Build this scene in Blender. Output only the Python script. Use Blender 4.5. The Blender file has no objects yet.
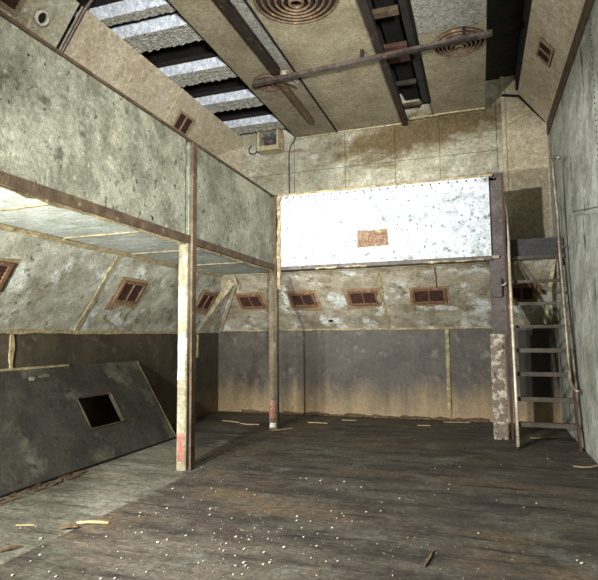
import bpy, bmesh, math, random
from mathutils import Vector, Matrix
random.seed(11)
scene = bpy.context.scene
COL = scene.collection

# ------------------------------------------------------------------ materials
def new_mat(name):
    m = bpy.data.materials.new(name); m.use_nodes = True
    nt = m.node_tree; nt.nodes.clear()
    out = nt.nodes.new('ShaderNodeOutputMaterial')
    bs = nt.nodes.new('ShaderNodeBsdfPrincipled')
    nt.links.new(bs.outputs[0], out.inputs[0])
    return m, nt, bs

def srgb(c):
    return tuple(((v/255)/12.92 if v/255 <= .04045 else ((v/255+.055)/1.055)**2.4) for v in c)+(1,)

def noise(nt, vec, scale, detail=6, rough=.6, dist=0):
    n = nt.nodes.new('ShaderNodeTexNoise'); n.inputs['Scale'].default_value = scale
    n.inputs['Detail'].default_value = detail; n.inputs['Roughness'].default_value = rough
    n.inputs['Distortion'].default_value = dist
    nt.links.new(vec, n.inputs['Vector']); return n.outputs['Fac']

def ramp(nt, fac, a, b):
    r = nt.nodes.new('ShaderNodeMapRange'); r.clamp = True
    r.inputs['From Min'].default_value = a; r.inputs['From Max'].default_value = b
    nt.links.new(fac, r.inputs['Value']); return r.outputs['Result']

def mix(nt, fac, a, b):
    m = nt.nodes.new('ShaderNodeMix'); m.data_type = 'RGBA'
    if isinstance(fac, (int, float)): m.inputs[0].default_value = fac
    else: nt.links.new(fac, m.inputs[0])
    for s, i in ((a, 6), (b, 7)):
        if isinstance(s, tuple): m.inputs[i].default_value = s
        else: nt.links.new(s, m.inputs[i])
    return m.outputs[2]

def grain(nt, vec, c, amount=.3):
    for sc, am in ((9, amount*.7), (24, amount), (75, amount)):
        r_ = nt.nodes.new('ShaderNodeMapRange'); r_.inputs['From Min'].default_value = .3; r_.inputs['From Max'].default_value = .7
        r_.inputs['To Min'].default_value = 1-am; r_.inputs['To Max'].default_value = 1+am*.7
        nt.links.new(noise(nt, vec, sc, 4, .7), r_.inputs['Value'])
        m = nt.nodes.new('ShaderNodeMix'); m.data_type = 'RGBA'; m.blend_type = 'MULTIPLY'; m.inputs[0].default_value = 1; m.clamp_result = False
        nt.links.new(c, m.inputs[6]); nt.links.new(r_.outputs[0], m.inputs[7]); c = m.outputs[2]
    return c

def mottle(name, base, alt, scale=2.5, layers=(), rough=.8, bump=.3, bscale=40, stretch=(1,1,1), spec=.3, sharp=(.4,.6), metal=0, gr=.36, shade_band=None):
    """base/alt paint with noise; layers = [(colour, scale, lo, hi, stretch)] of further stains"""
    m, nt, bs = new_mat(name)
    tc = nt.nodes.new('ShaderNodeTexCoord')
    def mapped(st, off=0):
        mp = nt.nodes.new('ShaderNodeMapping'); mp.inputs['Scale'].default_value = st
        mp.inputs['Location'].default_value = (off, off*.7, off*1.3)
        nt.links.new(tc.outputs['Object'], mp.inputs['Vector']); return mp.outputs[0]
    v = mapped(stretch)
    c = mix(nt, ramp(nt, noise(nt, v, scale, 8, .65), *sharp), srgb(base), srgb(alt))
    for i, l in enumerate(layers):
        col, sc, lo, hi = l[:4]; st = l[4] if len(l) > 4 else (1,1,1)
        c = mix(nt, ramp(nt, noise(nt, mapped(st, 3.1*(i+1)), sc, 5, .6), lo, hi), c, srgb(col))
    if shade_band:   # one long shadow band painted into the colour: colour, centre, radii, tilt
        mp = nt.nodes.new('ShaderNodeMapping'); mp.vector_type = 'TEXTURE'; mp.inputs['Location'].default_value = shade_band[1]
        mp.inputs['Scale'].default_value = shade_band[2]; mp.inputs['Rotation'].default_value = (0, shade_band[3], 0)
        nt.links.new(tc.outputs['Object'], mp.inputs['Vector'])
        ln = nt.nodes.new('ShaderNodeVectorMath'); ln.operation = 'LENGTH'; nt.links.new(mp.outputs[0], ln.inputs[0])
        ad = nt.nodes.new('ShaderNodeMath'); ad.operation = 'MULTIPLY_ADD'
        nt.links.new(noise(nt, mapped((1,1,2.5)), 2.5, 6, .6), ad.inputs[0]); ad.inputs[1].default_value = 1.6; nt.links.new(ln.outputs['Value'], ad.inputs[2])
        c = mix(nt, ramp(nt, ad.outputs[0], 2.05, 1.45), c, srgb(shade_band[0]))
    c = grain(nt, tc.outputs['Object'], c, gr)
    nt.links.new(c, bs.inputs['Base Color'])
    bs.inputs['Roughness'].default_value = rough
    bs.inputs['Specular IOR Level'].default_value = spec
    bs.inputs['Metallic'].default_value = metal
    if bump:
        b = nt.nodes.new('ShaderNodeBump'); b.inputs['Strength'].default_value = bump; b.inputs['Distance'].default_value = .02
        nt.links.new(noise(nt, v, bscale, 6, .7), b.inputs['Height'])
        nt.links.new(b.outputs[0], bs.inputs['Normal'])
    return m

M = {}
M['floor'] = mottle('floor_boards', (82,75,64), (54,48,40), 3, [((94,78,58),1.1,.52,.68,(.5,1,1)), ((58,46,42),1.6,.58,.7), ((92,92,82),1.9,.56,.70), ((40,36,31),5,.56,.66,(.25,1.6,1)), ((106,102,90),9,.64,.74,(.2,2,1)), ((150,146,130),28,.72,.77)], .62, .6, 18, (.35,1.6,1), .35, gr=.5)
M['floor_side'] = mottle('floor_boards_lit_side', (112,108,94), (82,78,66), 3, [((122,112,84),1.6,.56,.7,(.5,1,1)), ((60,60,52),6,.6,.68,(.25,1.6,1)), ((140,142,128),9,.66,.76,(.3,2,1))], .7, .6, 18, (.35,1.6,1), .3, gr=.5)  # paler tone paints the lit floor under the left gallery
M['green_panel'] = mottle('green_grey_panel', (140,140,120), (106,106,88), 2.6, [((160,156,132),1.1,.52,.66), ((82,84,68),4,.60,.68), ((40,38,30),7,.685,.70), ((76,74,60),12,.62,.68), ((170,170,148),14,.62,.70)], .75, .25, 30, (1,1,1), .3)
M['white_panel'] = mottle('flaking_white_panel', (206,211,214), (190,196,199), 3, [((160,166,164),5,.52,.64), ((124,128,124),11,.57,.66), ((84,86,80),20,.62,.67)], .6, .3, 40)
M['soffit'] = mottle('pale_soffit_paint', (198,202,190), (170,174,160), 2.2, [((216,220,210),5,.55,.65,(.6,2,1)), ((132,132,112),7,.63,.72)], .75, .3, 30)
M['slope'] = mottle('mottled_plaster_board', (170,168,150), (136,132,112), 3.0, [((196,198,186),2.2,.53,.64), ((104,98,80),6,.59,.67), ((210,212,200),15,.66,.72), ((96,90,72),22,.66,.70)], .85, .45, 26)
M['slope_back'] = mottle('mottled_plaster_board_warm', (164,156,134), (132,122,100), 3.0, [((196,198,188),2.6,.53,.62), ((112,100,78),6,.59,.68), ((206,206,190),14,.67,.72), ((96,88,68),22,.66,.70)], .85, .4, 26)
M['cove'] = mottle('beige_acoustic_board', (186,174,148), (172,158,130), 1.2, [((192,178,146),16,.60,.70)], .9, .15, 60)
M['cove_pale'] = mottle('pale_speckled_board', (178,172,146), (156,148,120), 2, [((206,206,190),16,.58,.68)], .9, .3, 60)
M['right_wall'] = mottle('grey_green_metal_wall', (172,174,160), (130,132,120), 2.2, [((156,160,150),3,.56,.66,(1,1,.5)), ((80,82,70),5,.58,.68,(1,1,.3)), ((176,178,170),12,.62,.70,(1,1,.4))], .6, .15, 24)
M['block'] = mottle('painted_block_wall', (172,168,146), (148,142,118), 2.0, [((188,186,166),3,.54,.70), ((116,100,70),2.4,.58,.72,(.5,1,2.2)), ((92,84,64),16,.68,.73)], .88, .4, 22, shade_band=((104,88,60), (1.0,0,1.60), (1.7,9,.34), math.radians(-7)))  # dark band high on this wall is a shadow painted in
M['panel_ceiling'] = mottle('brown_ceiling_board', (148,138,112), (126,116,90), 1.4, [((146,134,104),3,.58,.7,(1,3,1)), ((92,78,52),2.2,.6,.72,(1,.4,1))], .9, .3, 60)
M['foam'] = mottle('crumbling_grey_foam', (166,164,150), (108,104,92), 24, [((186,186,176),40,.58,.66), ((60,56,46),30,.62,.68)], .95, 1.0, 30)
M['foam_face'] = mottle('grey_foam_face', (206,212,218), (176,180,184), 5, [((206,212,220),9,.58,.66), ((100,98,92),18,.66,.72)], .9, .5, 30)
M['dark'] = mottle('blackened_timber', (34,29,24), (22,18,15), 4, [], .9, .2, 30)
M['dark_plank'] = mottle('dark_ceiling_planks', (52,52,42), (36,36,30), 3, [((66,66,56),8,.6,.7,(.3,2,1))], .9, .2, 30)
M['rail'] = mottle('rusty_dark_steel', (50,38,31), (34,27,23), 5, [((92,68,48),9,.6,.7)], .6, .2, 40)
M['dull_tube'] = mottle('dull_tan_tube', (144,134,114), (108,96,78), 8, [((84,66,48),9,.62,.7)], .4, .1, 40, metal=.3, spec=.6)
M['pipe'] = mottle('dull_brown_steel_channel', (104,94,86), (76,67,60), 5, [((130,118,104),9,.62,.72)], .45, .1, 40, metal=.3)
M['copper'] = mottle('rust_brown_metal', (120,100,78), (88,70,52), 9, [((166,130,92),14,.58,.68), ((58,38,26),10,.62,.70)], .6, .3, 40, metal=.2)
M['copper_dark'] = mottle('dark_rust_gap', (46,34,24), (34,24,18), 9, [], .9, .1, 40)
M['wood'] = mottle('grey_weathered_timber', (150,142,118), (120,110,86), 6, [((186,184,166),5,.56,.66,(1,1,.3)), ((88,76,56),9,.62,.70,(1,1,.3))], .75, .3, 30, (2,2,.4))
M['wood_pale'] = mottle('splintered_tan_strip', (164,150,112), (132,116,84), 7, [((206,194,148),10,.6,.7), ((96,78,46),12,.64,.7)], .85, .4, 30)
M['brown_wood'] = mottle('brown_timber_rail', (92,76,56), (70,56,40), 6, [((130,112,80),10,.62,.72), ((46,36,26),8,.62,.7)], .8, .3, 30)
M['red_paint'] = mottle('red_paint_mark', (150,88,74), (140,106,90), 12, [((176,164,140),12,.62,.68)], .75, .2, 30)
M['white_paint_highlight'] = mottle('white_paint_and_highlight', (214,206,190), (186,174,150), 12, [((170,164,144),12,.66,.72)], .6, .1, 30)  # paints a highlight on the near post; elsewhere plain white paint
M['steel_post'] = mottle('grey_painted_steel', (92,84,78), (72,64,58), 4, [((120,112,106),12,.66,.72)], .55, .1, 30)
M['peeled_post'] = mottle('peeling_steel_paint', (128,116,98), (98,86,72), 9, [((178,168,150),11,.50,.58), ((62,46,38),10,.62,.67)], .7, .3, 30)
M['red_steel'] = mottle('red_brown_steel', (86,56,46), (64,44,36), 6, [], .6, .1, 30)
M['brass'] = mottle('worn_bright_tube', (222,212,188), (198,182,150), 8, [((120,96,64),10,.64,.7)], .35, .1, 40, metal=.35, spec=.6)
M['ladder'] = mottle('worn_ladder_steel', (84,76,64), (62,54,46), 6, [((112,104,88),12,.64,.72)], .6, .15, 30)
M['ladder_dark'] = mottle('dark_blue_grey_board', (62,60,60), (48,46,46), 5, [((84,82,82),12,.64,.72)], .6, .1, 30)
M['vent_frame'] = mottle('rusty_brown_frame', (120,92,68), (96,70,50), 9, [((166,140,100),12,.6,.68)], .8, .3, 30)
M['vent_slat'] = mottle('dark_red_brown_mesh', (72,44,34), (48,30,22), 12, [], .8, .3, 30)
M['vent_cream'] = mottle('tan_vent_frame', (150,134,102), (128,112,84), 9, [], .8, .2, 30)
M['torn'] = mottle('torn_brown_paper', (150,126,94), (122,96,70), 9, [((176,160,124),12,.62,.70)], .9, .4, 30)
M['cream'] = mottle('cream_enamel', (190,180,146), (168,156,120), 5, [((120,98,64),10,.64,.7)], .5, .1, 30)
M['lens'] = mottle('dusty_lamp_glass', (90,92,92), (60,60,58), 6, [((170,176,180),8,.6,.68)], .2, .1, 30, spec=.7)
M['leaning'] = mottle('black_grey_leaning_board', (64,61,52), (46,44,37), 2.4, [((98,95,80),2.2,.54,.70), ((44,42,36),5,.58,.66), ((136,138,122),16,.70,.74)], .55, .15, 30, spec=.45)
M['flake'] = mottle('white_paint_flake', (214,210,194), (170,162,142), 30, [], .7, 0)
M['crumb'] = mottle('grey_white_crumb', (168,164,148), (136,130,114), 30, [], .8, 0)
M['wood_dark'] = mottle('brown_grey_timber', (112,100,80), (88,76,58), 6, [((150,140,116),8,.6,.7,(1,1,.3))], .8, .3, 30, (2,2,.4))
M['sliver'] = mottle('split_wood_yellow', (176,160,116), (140,120,84), 14, [], .8, .2, 30)
M['bark'] = mottle('brown_splinter', (104,86,60), (76,60,42), 14, [], .85, .2, 30)
M['sign'] = mottle('faded_brown_card', (140,118,94), (118,94,74), 14, [((120,84,68),26,.56,.62), ((198,184,140),8,.6,.68)], .8, .1, 30)
M['sign_mark'] = mottle('dull_red_print', (122,76,62), (100,68,58), 20, [], .8, 0)

def dado_material(name, top, top2, low, lo_z, hi_z):
    """dark panel with a layer of tan dust caked along its foot"""
    m, nt, bs = new_mat(name)
    tc = nt.nodes.new('ShaderNodeTexCoord'); v = tc.outputs['Object']
    mp = nt.nodes.new('ShaderNodeMapping'); mp.inputs['Scale'].default_value = (2.5,2.5,.35); nt.links.new(v, mp.inputs[0])
    c = mix(nt, ramp(nt, noise(nt, v, 2.4, 8, .65), .4, .62), srgb(top), srgb(top2))
    c = mix(nt, ramp(nt, noise(nt, v, 5, 6, .6), .58, .72), c, srgb(tuple(x+22 for x in top)))
    sx = nt.nodes.new('ShaderNodeSeparateXYZ'); nt.links.new(v, sx.inputs[0])
    ad = nt.nodes.new('ShaderNodeMath'); ad.operation = 'MULTIPLY_ADD'
    nt.links.new(noise(nt, mp.outputs[0], 2.2, 6, .6), ad.inputs[0]); ad.inputs[1].default_value = .8
    nt.links.new(sx.outputs[2], ad.inputs[2])
    d = ramp(nt, ad.outputs[0], hi_z, lo_z)
    c = mix(nt, d, c, srgb(low))
    c = grain(nt, v, c, .22)
    nt.links.new(c, bs.inputs['Base Color']); bs.inputs['Roughness'].default_value = .6
    bs.inputs['Specular IOR Level'].default_value = .35
    b = nt.nodes.new('ShaderNodeBump'); b.inputs['Strength'].default_value = .2; b.inputs['Distance'].default_value = .01
    nt.links.new(noise(nt, v, 30), b.inputs['Height']); nt.links.new(b.outputs[0], bs.inputs['Normal'])
    return m
M['dado_back'] = dado_material('dusty_dark_dado', (84,77,66), (64,58,49), (150,128,94), .45, 1.05)
M['dado_dark'] = mottle('dark_brown_patch_panel', (56,48,40), (42,36,30), 3, [], .7, .2, 30)
M['dado_left'] = dado_material('brown_dark_dado', (72,64,50), (56,49,38), (104,84,58), .4, .9)

# ------------------------------------------------------------------ mesh tools
def worldloc(o):
    v = Vector((0,0,0))
    while o is not None: v += o.location; o = o.parent
    return v
def tag(o, label=None, cat=None, group=None, kind=None):
    if label: o['label'] = label
    if cat: o['category'] = cat
    if group: o['group'] = group
    if kind: o['kind'] = kind
    return o
def obj(name, bm, m, parent=None, smooth=False, label=None):
    """link a bmesh (world coordinates) as one object, origin at its own base or at its parent's"""
    bmesh.ops.recalc_face_normals(bm, faces=bm.faces)
    me = bpy.data.meshes.new(name)
    o = bpy.data.objects.new(name, me); COL.objects.link(o)
    if parent is None:
        xs = [v.co for v in bm.verts]
        lo = Vector((min(v.x for v in xs), min(v.y for v in xs), min(v.z for v in xs)))
        hi = Vector((max(v.x for v in xs), max(v.y for v in xs), max(v.z for v in xs)))
        base = Vector(((lo.x+hi.x)/2, (lo.y+hi.y)/2, lo.z)); o.location = base
    else:
        o.parent = parent; base = worldloc(parent)
    for v in bm.verts: v.co -= base
    bm.to_mesh(me); bm.free()
    me.materials.append(M[m])
    if smooth:
        for p in me.polygons: p.use_smooth = True
    if label: o['label'] = label
    return o
def thing(name, label, cat, loc, group=None):
    o = bpy.data.objects.new(name, None); COL.objects.link(o); o.location = loc; o.empty_display_size = .1
    return tag(o, label, cat, group)
def BM(): return bmesh.new()
def box(bm, x0, x1, y0, y1, z0, z1):
    vs = [bm.verts.new((x, y, z)) for x in (x0, x1) for y in (y0, y1) for z in (z0, z1)]
    for f in ((0,1,3,2), (4,6,7,5), (0,4,5,1), (2,3,7,6), (0,2,6,4), (1,5,7,3)): bm.faces.new([vs[i] for i in f])
    return vs
def slab(bm, pts, off):
    """polygon pts extruded by the vector off"""
    off = Vector(off); a = [bm.verts.new(p) for p in pts]; b = [bm.verts.new(Vector(p)+off) for p in pts]
    n = len(a); bm.faces.new(a); bm.faces.new(b[::-1])
    for i in range(n): bm.faces.new((a[i], b[i], b[(i+1)%n], a[(i+1)%n]))
def tube(bm, pts, r, n=10):
    pts = [Vector(p) for p in pts]; rings = []; up = Vector((0,0,1))
    for i, p in enumerate(pts):
        d = (pts[min(i+1, len(pts)-1)] - pts[max(i-1, 0)]).normalized()
        u = d.cross(up)
        if u.length < .05: u = d.cross(Vector((1,0,0)))
        u.normalize(); w = u.cross(d)
        if rings and u.dot(pu) < 0: u = -u; w = -w
        pu = u
        rings.append([bm.verts.new(p + (u*math.cos(2*math.pi*k/n)+w*math.sin(2*math.pi*k/n))*r) for k in range(n)])
    for a, b in zip(rings, rings[1:]):
        for k in range(n): bm.faces.new((a[k], a[(k+1)%n], b[(k+1)%n], b[k]))
    bm.faces.new(rings[0][::-1]); bm.faces.new(rings[-1])
def bar(bm, a, b, w, h, up=(0,0,1)):
    a, b = Vector(a), Vector(b); d = (b-a).normalized(); u = d.cross(Vector(up)).normalized(); v = u.cross(d).normalized()
    q = [a+u*sx*w/2+v*sz*h/2 for sx, sz in ((-1,-1),(1,-1),(1,1),(-1,1))]
    slab(bm, q, b-a)
def ragged(bm, a, b, w, nrm, thick=.012, seed=0, step=.09, amp=.5):
    """strip from a to b of width w with torn, uneven edges and gaps, standing off along nrm"""
    rnd = random.Random(seed); a, b = Vector(a), Vector(b); d = b-a; L = d.length; d.normalize()
    nrm = Vector(nrm).normalized(); u = nrm.cross(d).normalized(); n = max(2, int(L/step))
    lo, hi = [], []
    for i in range(n+1):
        p = a+d*(L*i/n)
        lo.append(p-u*w*(.5+amp*(rnd.random()-.5))); hi.append(p+u*w*(.5+amp*(rnd.random()-.5)))
    slab(bm, lo+hi[::-1], nrm*thick)
def blob(bm, c, u, v, ru, rv, nrm, thick=.012, seed=0, n=14, jag=.35):
    rnd = random.Random(seed); c, u, v = Vector(c), Vector(u).normalized(), Vector(v).normalized(); pts = []
    for k in range(n):
        t = 2*math.pi*k/n; r = 1-jag*rnd.random(); pts.append(c+u*ru*r*math.cos(t)+v*rv*r*math.sin(t))
    slab(bm, pts, Vector(nrm).normalized()*thick)
def struct(name, bm, m): return tag(obj(name, bm, m), kind='structure')

# ------------------------------------------------------------------ dimensions (metres)
XL, XR, YB, YF, ZC = -4.93, 1.20, 9.60, -2.6, 5.90
ZD = 1.53                       # top of the dark dado
ZG0, ZG1 = 2.53, 3.72           # gallery front: bottom and top
XG, YG = -3.10, 8.00            # planes of the two gallery fronts
LS = (XL, ZD), (-4.26, ZG0)     # left sloped band
BS = (YB, 1.57), (8.38, ZG0)    # back sloped band
def lsl(y, t):   # point on the left slope, t 0 bottom .. 1 top
    return Vector((LS[0][0]+(LS[1][0]-LS[0][0])*t, y, LS[0][1]+(LS[1][1]-LS[0][1])*t))
def bsl(x, t):
    return Vector((x, BS[0][0]+(BS[1][0]-BS[0][0])*t, BS[0][1]+(BS[1][1]-BS[0][1])*t))
LN = Vector((1.0, 0, -.67)).normalized(); BN = Vector((0, -.96, -1.22)).normalized()
LUP = (lsl(0,1)-lsl(0,0)).normalized(); BUP = (bsl(0,1)-bsl(0,0)).normalized()

# ------------------------------------------------------------------ room shell
b = BM(); box(b, -2.98, XR, YF, YB, -.12, 0); struct('floor', b, 'floor')
b = BM(); slab(b, [(XL,YF,-.12),(-2.98,YF,-.12),(-2.98,4.95,-.12),(-3.5,6.1,-.12),(-4.1,6.9,-.12),(XL,7.0,-.12)], (0,0,.12)); struct('floor', b, 'floor_side')  # edge of the lit floor drawn as a change of material
b = BM(); slab(b, [(-2.98,4.95,-.12),(-2.98,YB,-.12),(XL,YB,-.12),(XL,7.0,-.12),(-4.1,6.9,-.12),(-3.5,6.1,-.12)], (0,0,.12)); struct('floor', b, 'floor')
b = BM(); box(b, XL-.2, XR+.1, YF, YB+.2, ZC, ZC+.15)
for k in range(26): box(b, XL, XR, YF+k*.47, YF+k*.47+.02, ZC-.012, ZC)
struct('ceiling', b, 'dark_plank')
b = BM(); box(b, XL-.12, XL, YF, YB+.12, 0, ZD); struct('wall_left', b, 'dado_left')
b = BM(); box(b, XL, .42, YB, YB+.12, 0, 1.57); box(b, .42, XR, YB, YB+.12, 0, 1.57); struct('wall_back', b, 'dado_back')
b = BM(); slab(b, [lsl(YF,0), lsl(YF,1), lsl(8.9,1), lsl(YB,0)], -LN*.06); struct('wall_left_slope', b, 'slope')
b = BM(); slab(b, [bsl(XL,0), bsl(-4.26,1), bsl(XR,1), bsl(XR,0)], -BN*.06); struct('wall_back_slope', b, 'slope_back')
# corner board bridging the two slopes
b = BM(); slab(b, [(XL+.005,8.72,1.54), (XL+.01,YB-.02,1.56), (-4.02,8.50,2.42), (-4.14,8.47,2.46)], (.02,-.02,-.02)); struct('wall_corner_slope', b, 'slope_back')
b = BM(); box(b, XR, XR+.12, YF, YB+.12, 0, ZC); struct('wall_right', b, 'right_wall')
b = BM(); box(b, XL-.1, XR+.1, YF-.1, YF, 0, ZC); struct('wall_front', b, 'cove')
# upper back wall: large painted blocks
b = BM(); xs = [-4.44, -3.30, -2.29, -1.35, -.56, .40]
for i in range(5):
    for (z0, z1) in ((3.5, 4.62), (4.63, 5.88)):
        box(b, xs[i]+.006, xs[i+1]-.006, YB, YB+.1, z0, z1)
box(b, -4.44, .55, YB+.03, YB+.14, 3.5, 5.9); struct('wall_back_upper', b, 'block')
b = BM(); box(b, .55, XR, YB-.02, YB+.12, 2.55, ZC); struct('wall_back_column', b, 'cove')
b = BM(); box(b, .49, .55, YB-.05, YB+.0, 2.55, ZC); struct('trim_1', b, 'cream')
b = BM(); box(b, XL-.4, -4.44, YB+.03, YB+.12, 3.5, ZC); struct('wall_back_side', b, 'cove')
# coves
def cov(y, t, d=0):  # left cove, t 0 bottom..1 top
    return Vector((-5.0+.66*t, y, 4.42+.97*t))+Vector((.83,0,-.56))*d
b = BM(); slab(b, [cov(4.95,0), cov(4.95,1), cov(YB+.02,1), cov(YB+.02,0)], (-.05,0,.03)); struct('wall_left_cove', b, 'cove')
b = BM(); slab(b, [cov(YF,0), cov(YF,1), cov(4.86,1), cov(4.86,0)], (-.05,0,.03)); struct('wall_left_cove', b, 'cove_pale')
b = BM(); slab(b, [cov(4.86,0,-.1), cov(4.86,1,-.1), cov(4.95,1,-.1), cov(4.95,0,-.1)], (-.05,0,.03)); struct('trim_2', b, 'dark')
b = BM(); box(b, -5.1, -5.0, YF, YB+.1, 3.5, 4.44); struct('wall_left_upper', b, 'cove')
b = BM(); box(b, -4.80, -4.72, YF, YB, 5.38, ZC); struct('wall_left_head', b, 'dark')
b = BM(); slab(b, [(-4.41,YB,5.40), (-4.88,8.45,4.62), (-4.44,YB,4.0)], (-.02,.03,.0)); struct('wall_corner_cove', b, 'cove')
b = BM(); slab(b, [(.76,YF,5.55), (XR,YF,4.95), (XR,YB-.02,4.95), (.76,YB-.02,5.55)], (.03,0,.03)); struct('wall_right_cove', b, 'cove')
b = BM(); tube(b, [(.50,YB-.06,5.56), (.78,YB-.06,5.50), (1.0,YB-.06,5.22), (XR-.02,YB-.06,5.0)], .022, 8); struct('trim_3', b, 'dark')
b = BM(); bar(b, (.57,YB-.04,5.06), (1.10,YB-.04,5.30), .02, .06); struct('trim_19', b, 'cream')
b = BM(); box(b, XR-.02, XR, YF, YB-.1, 4.74, 4.95); struct('trim_20', b, 'brown_wood')
b = BM(); box(b, .72, .76, YF, YB-.2, 5.55, ZC); struct('wall_right_head', b, 'dark')
# seams on the coves
b = BM()
for y in (6.11, 7.18, 4.42): bar(b, cov(y,0,.004), cov(y,1,.004), .025, .012, (0,1,0))
struct('trim_4', b, 'cream')
b = BM(); ragged(b, (XL+.01,YF,ZD+.0), (XL+.01,YB-.9,ZD+.0), .045, (1,0,0), .02, 3, .22, .5); struct('trim_5', b, 'wood_pale')
b = BM(); ragged(b, (XL,YB-.005,1.575), (.42,YB-.005,1.575), .032, (0,-1,0), .015, 4, .22, .6); struct('trim_6', b, 'wood_pale')
b = BM(); ragged(b, lsl(5.60,0)+LN*.002, lsl(5.60,1)+LN*.002, .055, LN, .012, 5, .1, .6)
ragged(b, lsl(2.6,0)+LN*.002, lsl(2.6,1)+LN*.002, .055, LN, .012, 6, .1, .6); struct('trim_7', b, 'wood_pale')
b = BM(); ragged(b, lsl(YF,1)+Vector((.02,0,-.02)), lsl(8.3,1)+Vector((.02,0,-.02)), .065, (.6,0,-1), .015, 7, .3, .4); struct('trim_8', b, 'wood_pale')
b = BM(); ragged(b, bsl(-1.53,0)+BN*.002, bsl(-1.5,1)+BN*.002, .045, BN, .012, 8, .1, .7); struct('trim_9', b, 'wood_pale')
b = BM(); ragged(b, bsl(-.62,.62)+BN*.002, bsl(-.62,.97)+BN*.002, .02, BN, .008, 9, .1, .7); struct('trim_10', b, 'brown_wood')
b = BM(); box(b, -.56, -.50, YB-.03, YB, .02, 1.55); ragged(b, (-.53,YB-.03,.2), (-.53,YB-.03,1.5), .05, (0,-1,0), .012, 12, .1, .5); struct('trim_11', b, 'wood_pale')
for n_, y_, z0_ in ((12, 4.62, 1.0), (13, 8.75, 1.08)):
    b = BM(); ragged(b, (XL+.002,y_,z0_), (XL+.002,y_,1.5), .05, (1,0,0), .02, n_, .08, .6); struct('trim_%d'%n_, b, 'wood_pale')
b = BM(); ragged(b, (-4.2,8.36,ZG0-.012), (.15,8.36,ZG0-.012), .05, (0,0,-1), .01, 15, .2, .9); struct('trim_14', b, 'wood_pale')
b = BM(); slab(b, [(XL+.004,8.73,1.545), (XL+.004,8.76,1.545), (-4.13,8.47,2.46), (-4.17,8.46,2.46)], (.035,-.02,-.02))
slab(b, [(XL+.03,YB-.06,1.58), (XL+.09,YB-.06,1.58), (-4.00,8.50,2.41), (-4.03,8.50,2.43)], (.02,-.03,-.02)); struct('trim_15', b, 'wood_pale')
b = BM(); ragged(b, (-4.4,YB-.03,.02), (.1,YB-.03,.02), .05, (0,-1,0), .02, 21, .1, .9); struct('baseboard_back', b, 'bark')

b = BM(); box(b, .60, 1.10, YB-.012, YB, .42, 1.52); struct('trim_16', b, 'dado_dark')
# ------------------------------------------------------------------ galleries
g = thing('gallery_front', 'long green-grey mottled gallery front along the left wall, carried on timber posts', 'gallery', (XG,3,ZG0))
b = BM(); box(b, XG-.04, XG, YF, 5.21, ZG0+.06, ZG1-.02); obj('front_panel', b, 'green_panel', g, label='long near green-grey panel with dark spots')
b = BM(); box(b, XG-.04, XG, 5.29, 7.93, ZG0+.06, ZG1-.02); obj('front_panel', b, 'green_panel', g, label='shorter far green-grey panel')
b = BM(); box(b, XG-.05, XG+.025, YF, 7.96, ZG0-.02, ZG0+.07); obj('bottom_rail', b, 'brown_wood', g)
b = BM(); box(b, XG-.06, XG+.02, YF, 7.98, ZG1-.015, ZG1+.01); obj('top_rail', b, 'brown_wood', g)
b = BM(); box(b, XL-.1, XG-.03, YF, YB, ZG1-.06, ZG1-.02); obj('gallery_deck', b, 'brown_wood', g)
b = BM(); slab(b, [(XG-.04,YF,ZG0), (XG-.04,8.0,ZG0), (-4.26,8.9,ZG0), (-4.30,8.9,ZG0), (-4.30,YF,ZG0)], (0,0,.04)); so = obj('soffit', b, 'soffit', g)
for y in (3.35, 4.55, 5.75, 7.0):
    b = BM(); ragged(b, (XG-.08,y,ZG0-.003), (-4.2,y+.02,ZG0-.003), .03, (0,0,-1), .012, int(y*10), .2, .5)
    obj('batten', b, 'wood_pale', so)
b = BM(); ragged(b, (XG-.02,YF,ZG0-.03), (XG-.02,7.9,ZG0-.03), .03, (1,0,0), .012, 31, .1, .9); obj('torn_edge', b, 'wood_pale', g)

g = thing('gallery_front', 'brilliant white flaking gallery front across the back wall', 'gallery', (-1.45,YG,ZG0))
b = BM(); box(b, XG+.06, .20, YG, YG+.04, ZG0+.03, ZG1); obj('front_panel', b, 'white_panel', g)
b = BM(); box(b, XG+.03, .20, YG-.02, YG+.06, ZG0-.02, ZG0+.035); obj('bottom_rail', b, 'steel_post', g)
b = BM(); box(b, XG, .25, YG-.015, YG+.05, ZG1, ZG1+.03); obj('top_rail', b, 'wood_pale', g)
b = BM(); box(b, XG-.02, .30, YG+.05, YB+.02, ZG1-.05, ZG1-.01); obj('gallery_deck', b, 'brown_wood', g)
b = BM(); slab(b, [(XG-.04,YG,ZG0), (.3,YG,ZG0), (.3,8.42,ZG0), (-4.26,8.9,ZG0)], (0,0,.04)); obj('soffit', b, 'slope_back', g)
for k in range(26):
    x = XG+.2+k*.127; b = BM()
    bmesh.ops.create_uvsphere(b, u_segments=8, v_segments=5, radius=.014, matrix=Matrix.Translation((x, YG-.003, ZG1-.035)))
    obj('nail', b, 'brown_wood', g)
rnd = random.Random(5)
for x in (-2.4, -1.95, -.75, -.3):
    b = BM(); ragged(b, (x,YG-.03,ZG0-.02), (x+.25+.15*rnd.random(),YG-.03,ZG0-.015), .025, (0,-1,0), .01, int(x*10)+50, .06, .9)
    obj('torn_edge', b, 'wood_pale', g)
# corner strips where the two fronts meet
s = tag(obj('corner_strip', (lambda b: (box(b, XG-.01, XG+.05, YG-.07, YG-.01, ZG0-.1, ZG1+.02), b)[1])(BM()), 'brown_wood'), 'dark brown vertical strip in the corner where the green and white gallery fronts meet', 'strip')
s = tag(obj('corner_strip', (lambda b: (ragged(b, (XG+.09,YG-.022,2.20), (XG+.09,YG-.022,ZG1-.02), .055, (0,-1,0), .03, 77, .09, .5), b)[1])(BM()), 'wood_pale'), 'pale tan splintered strip along the left edge of the white gallery front', 'strip')

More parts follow.
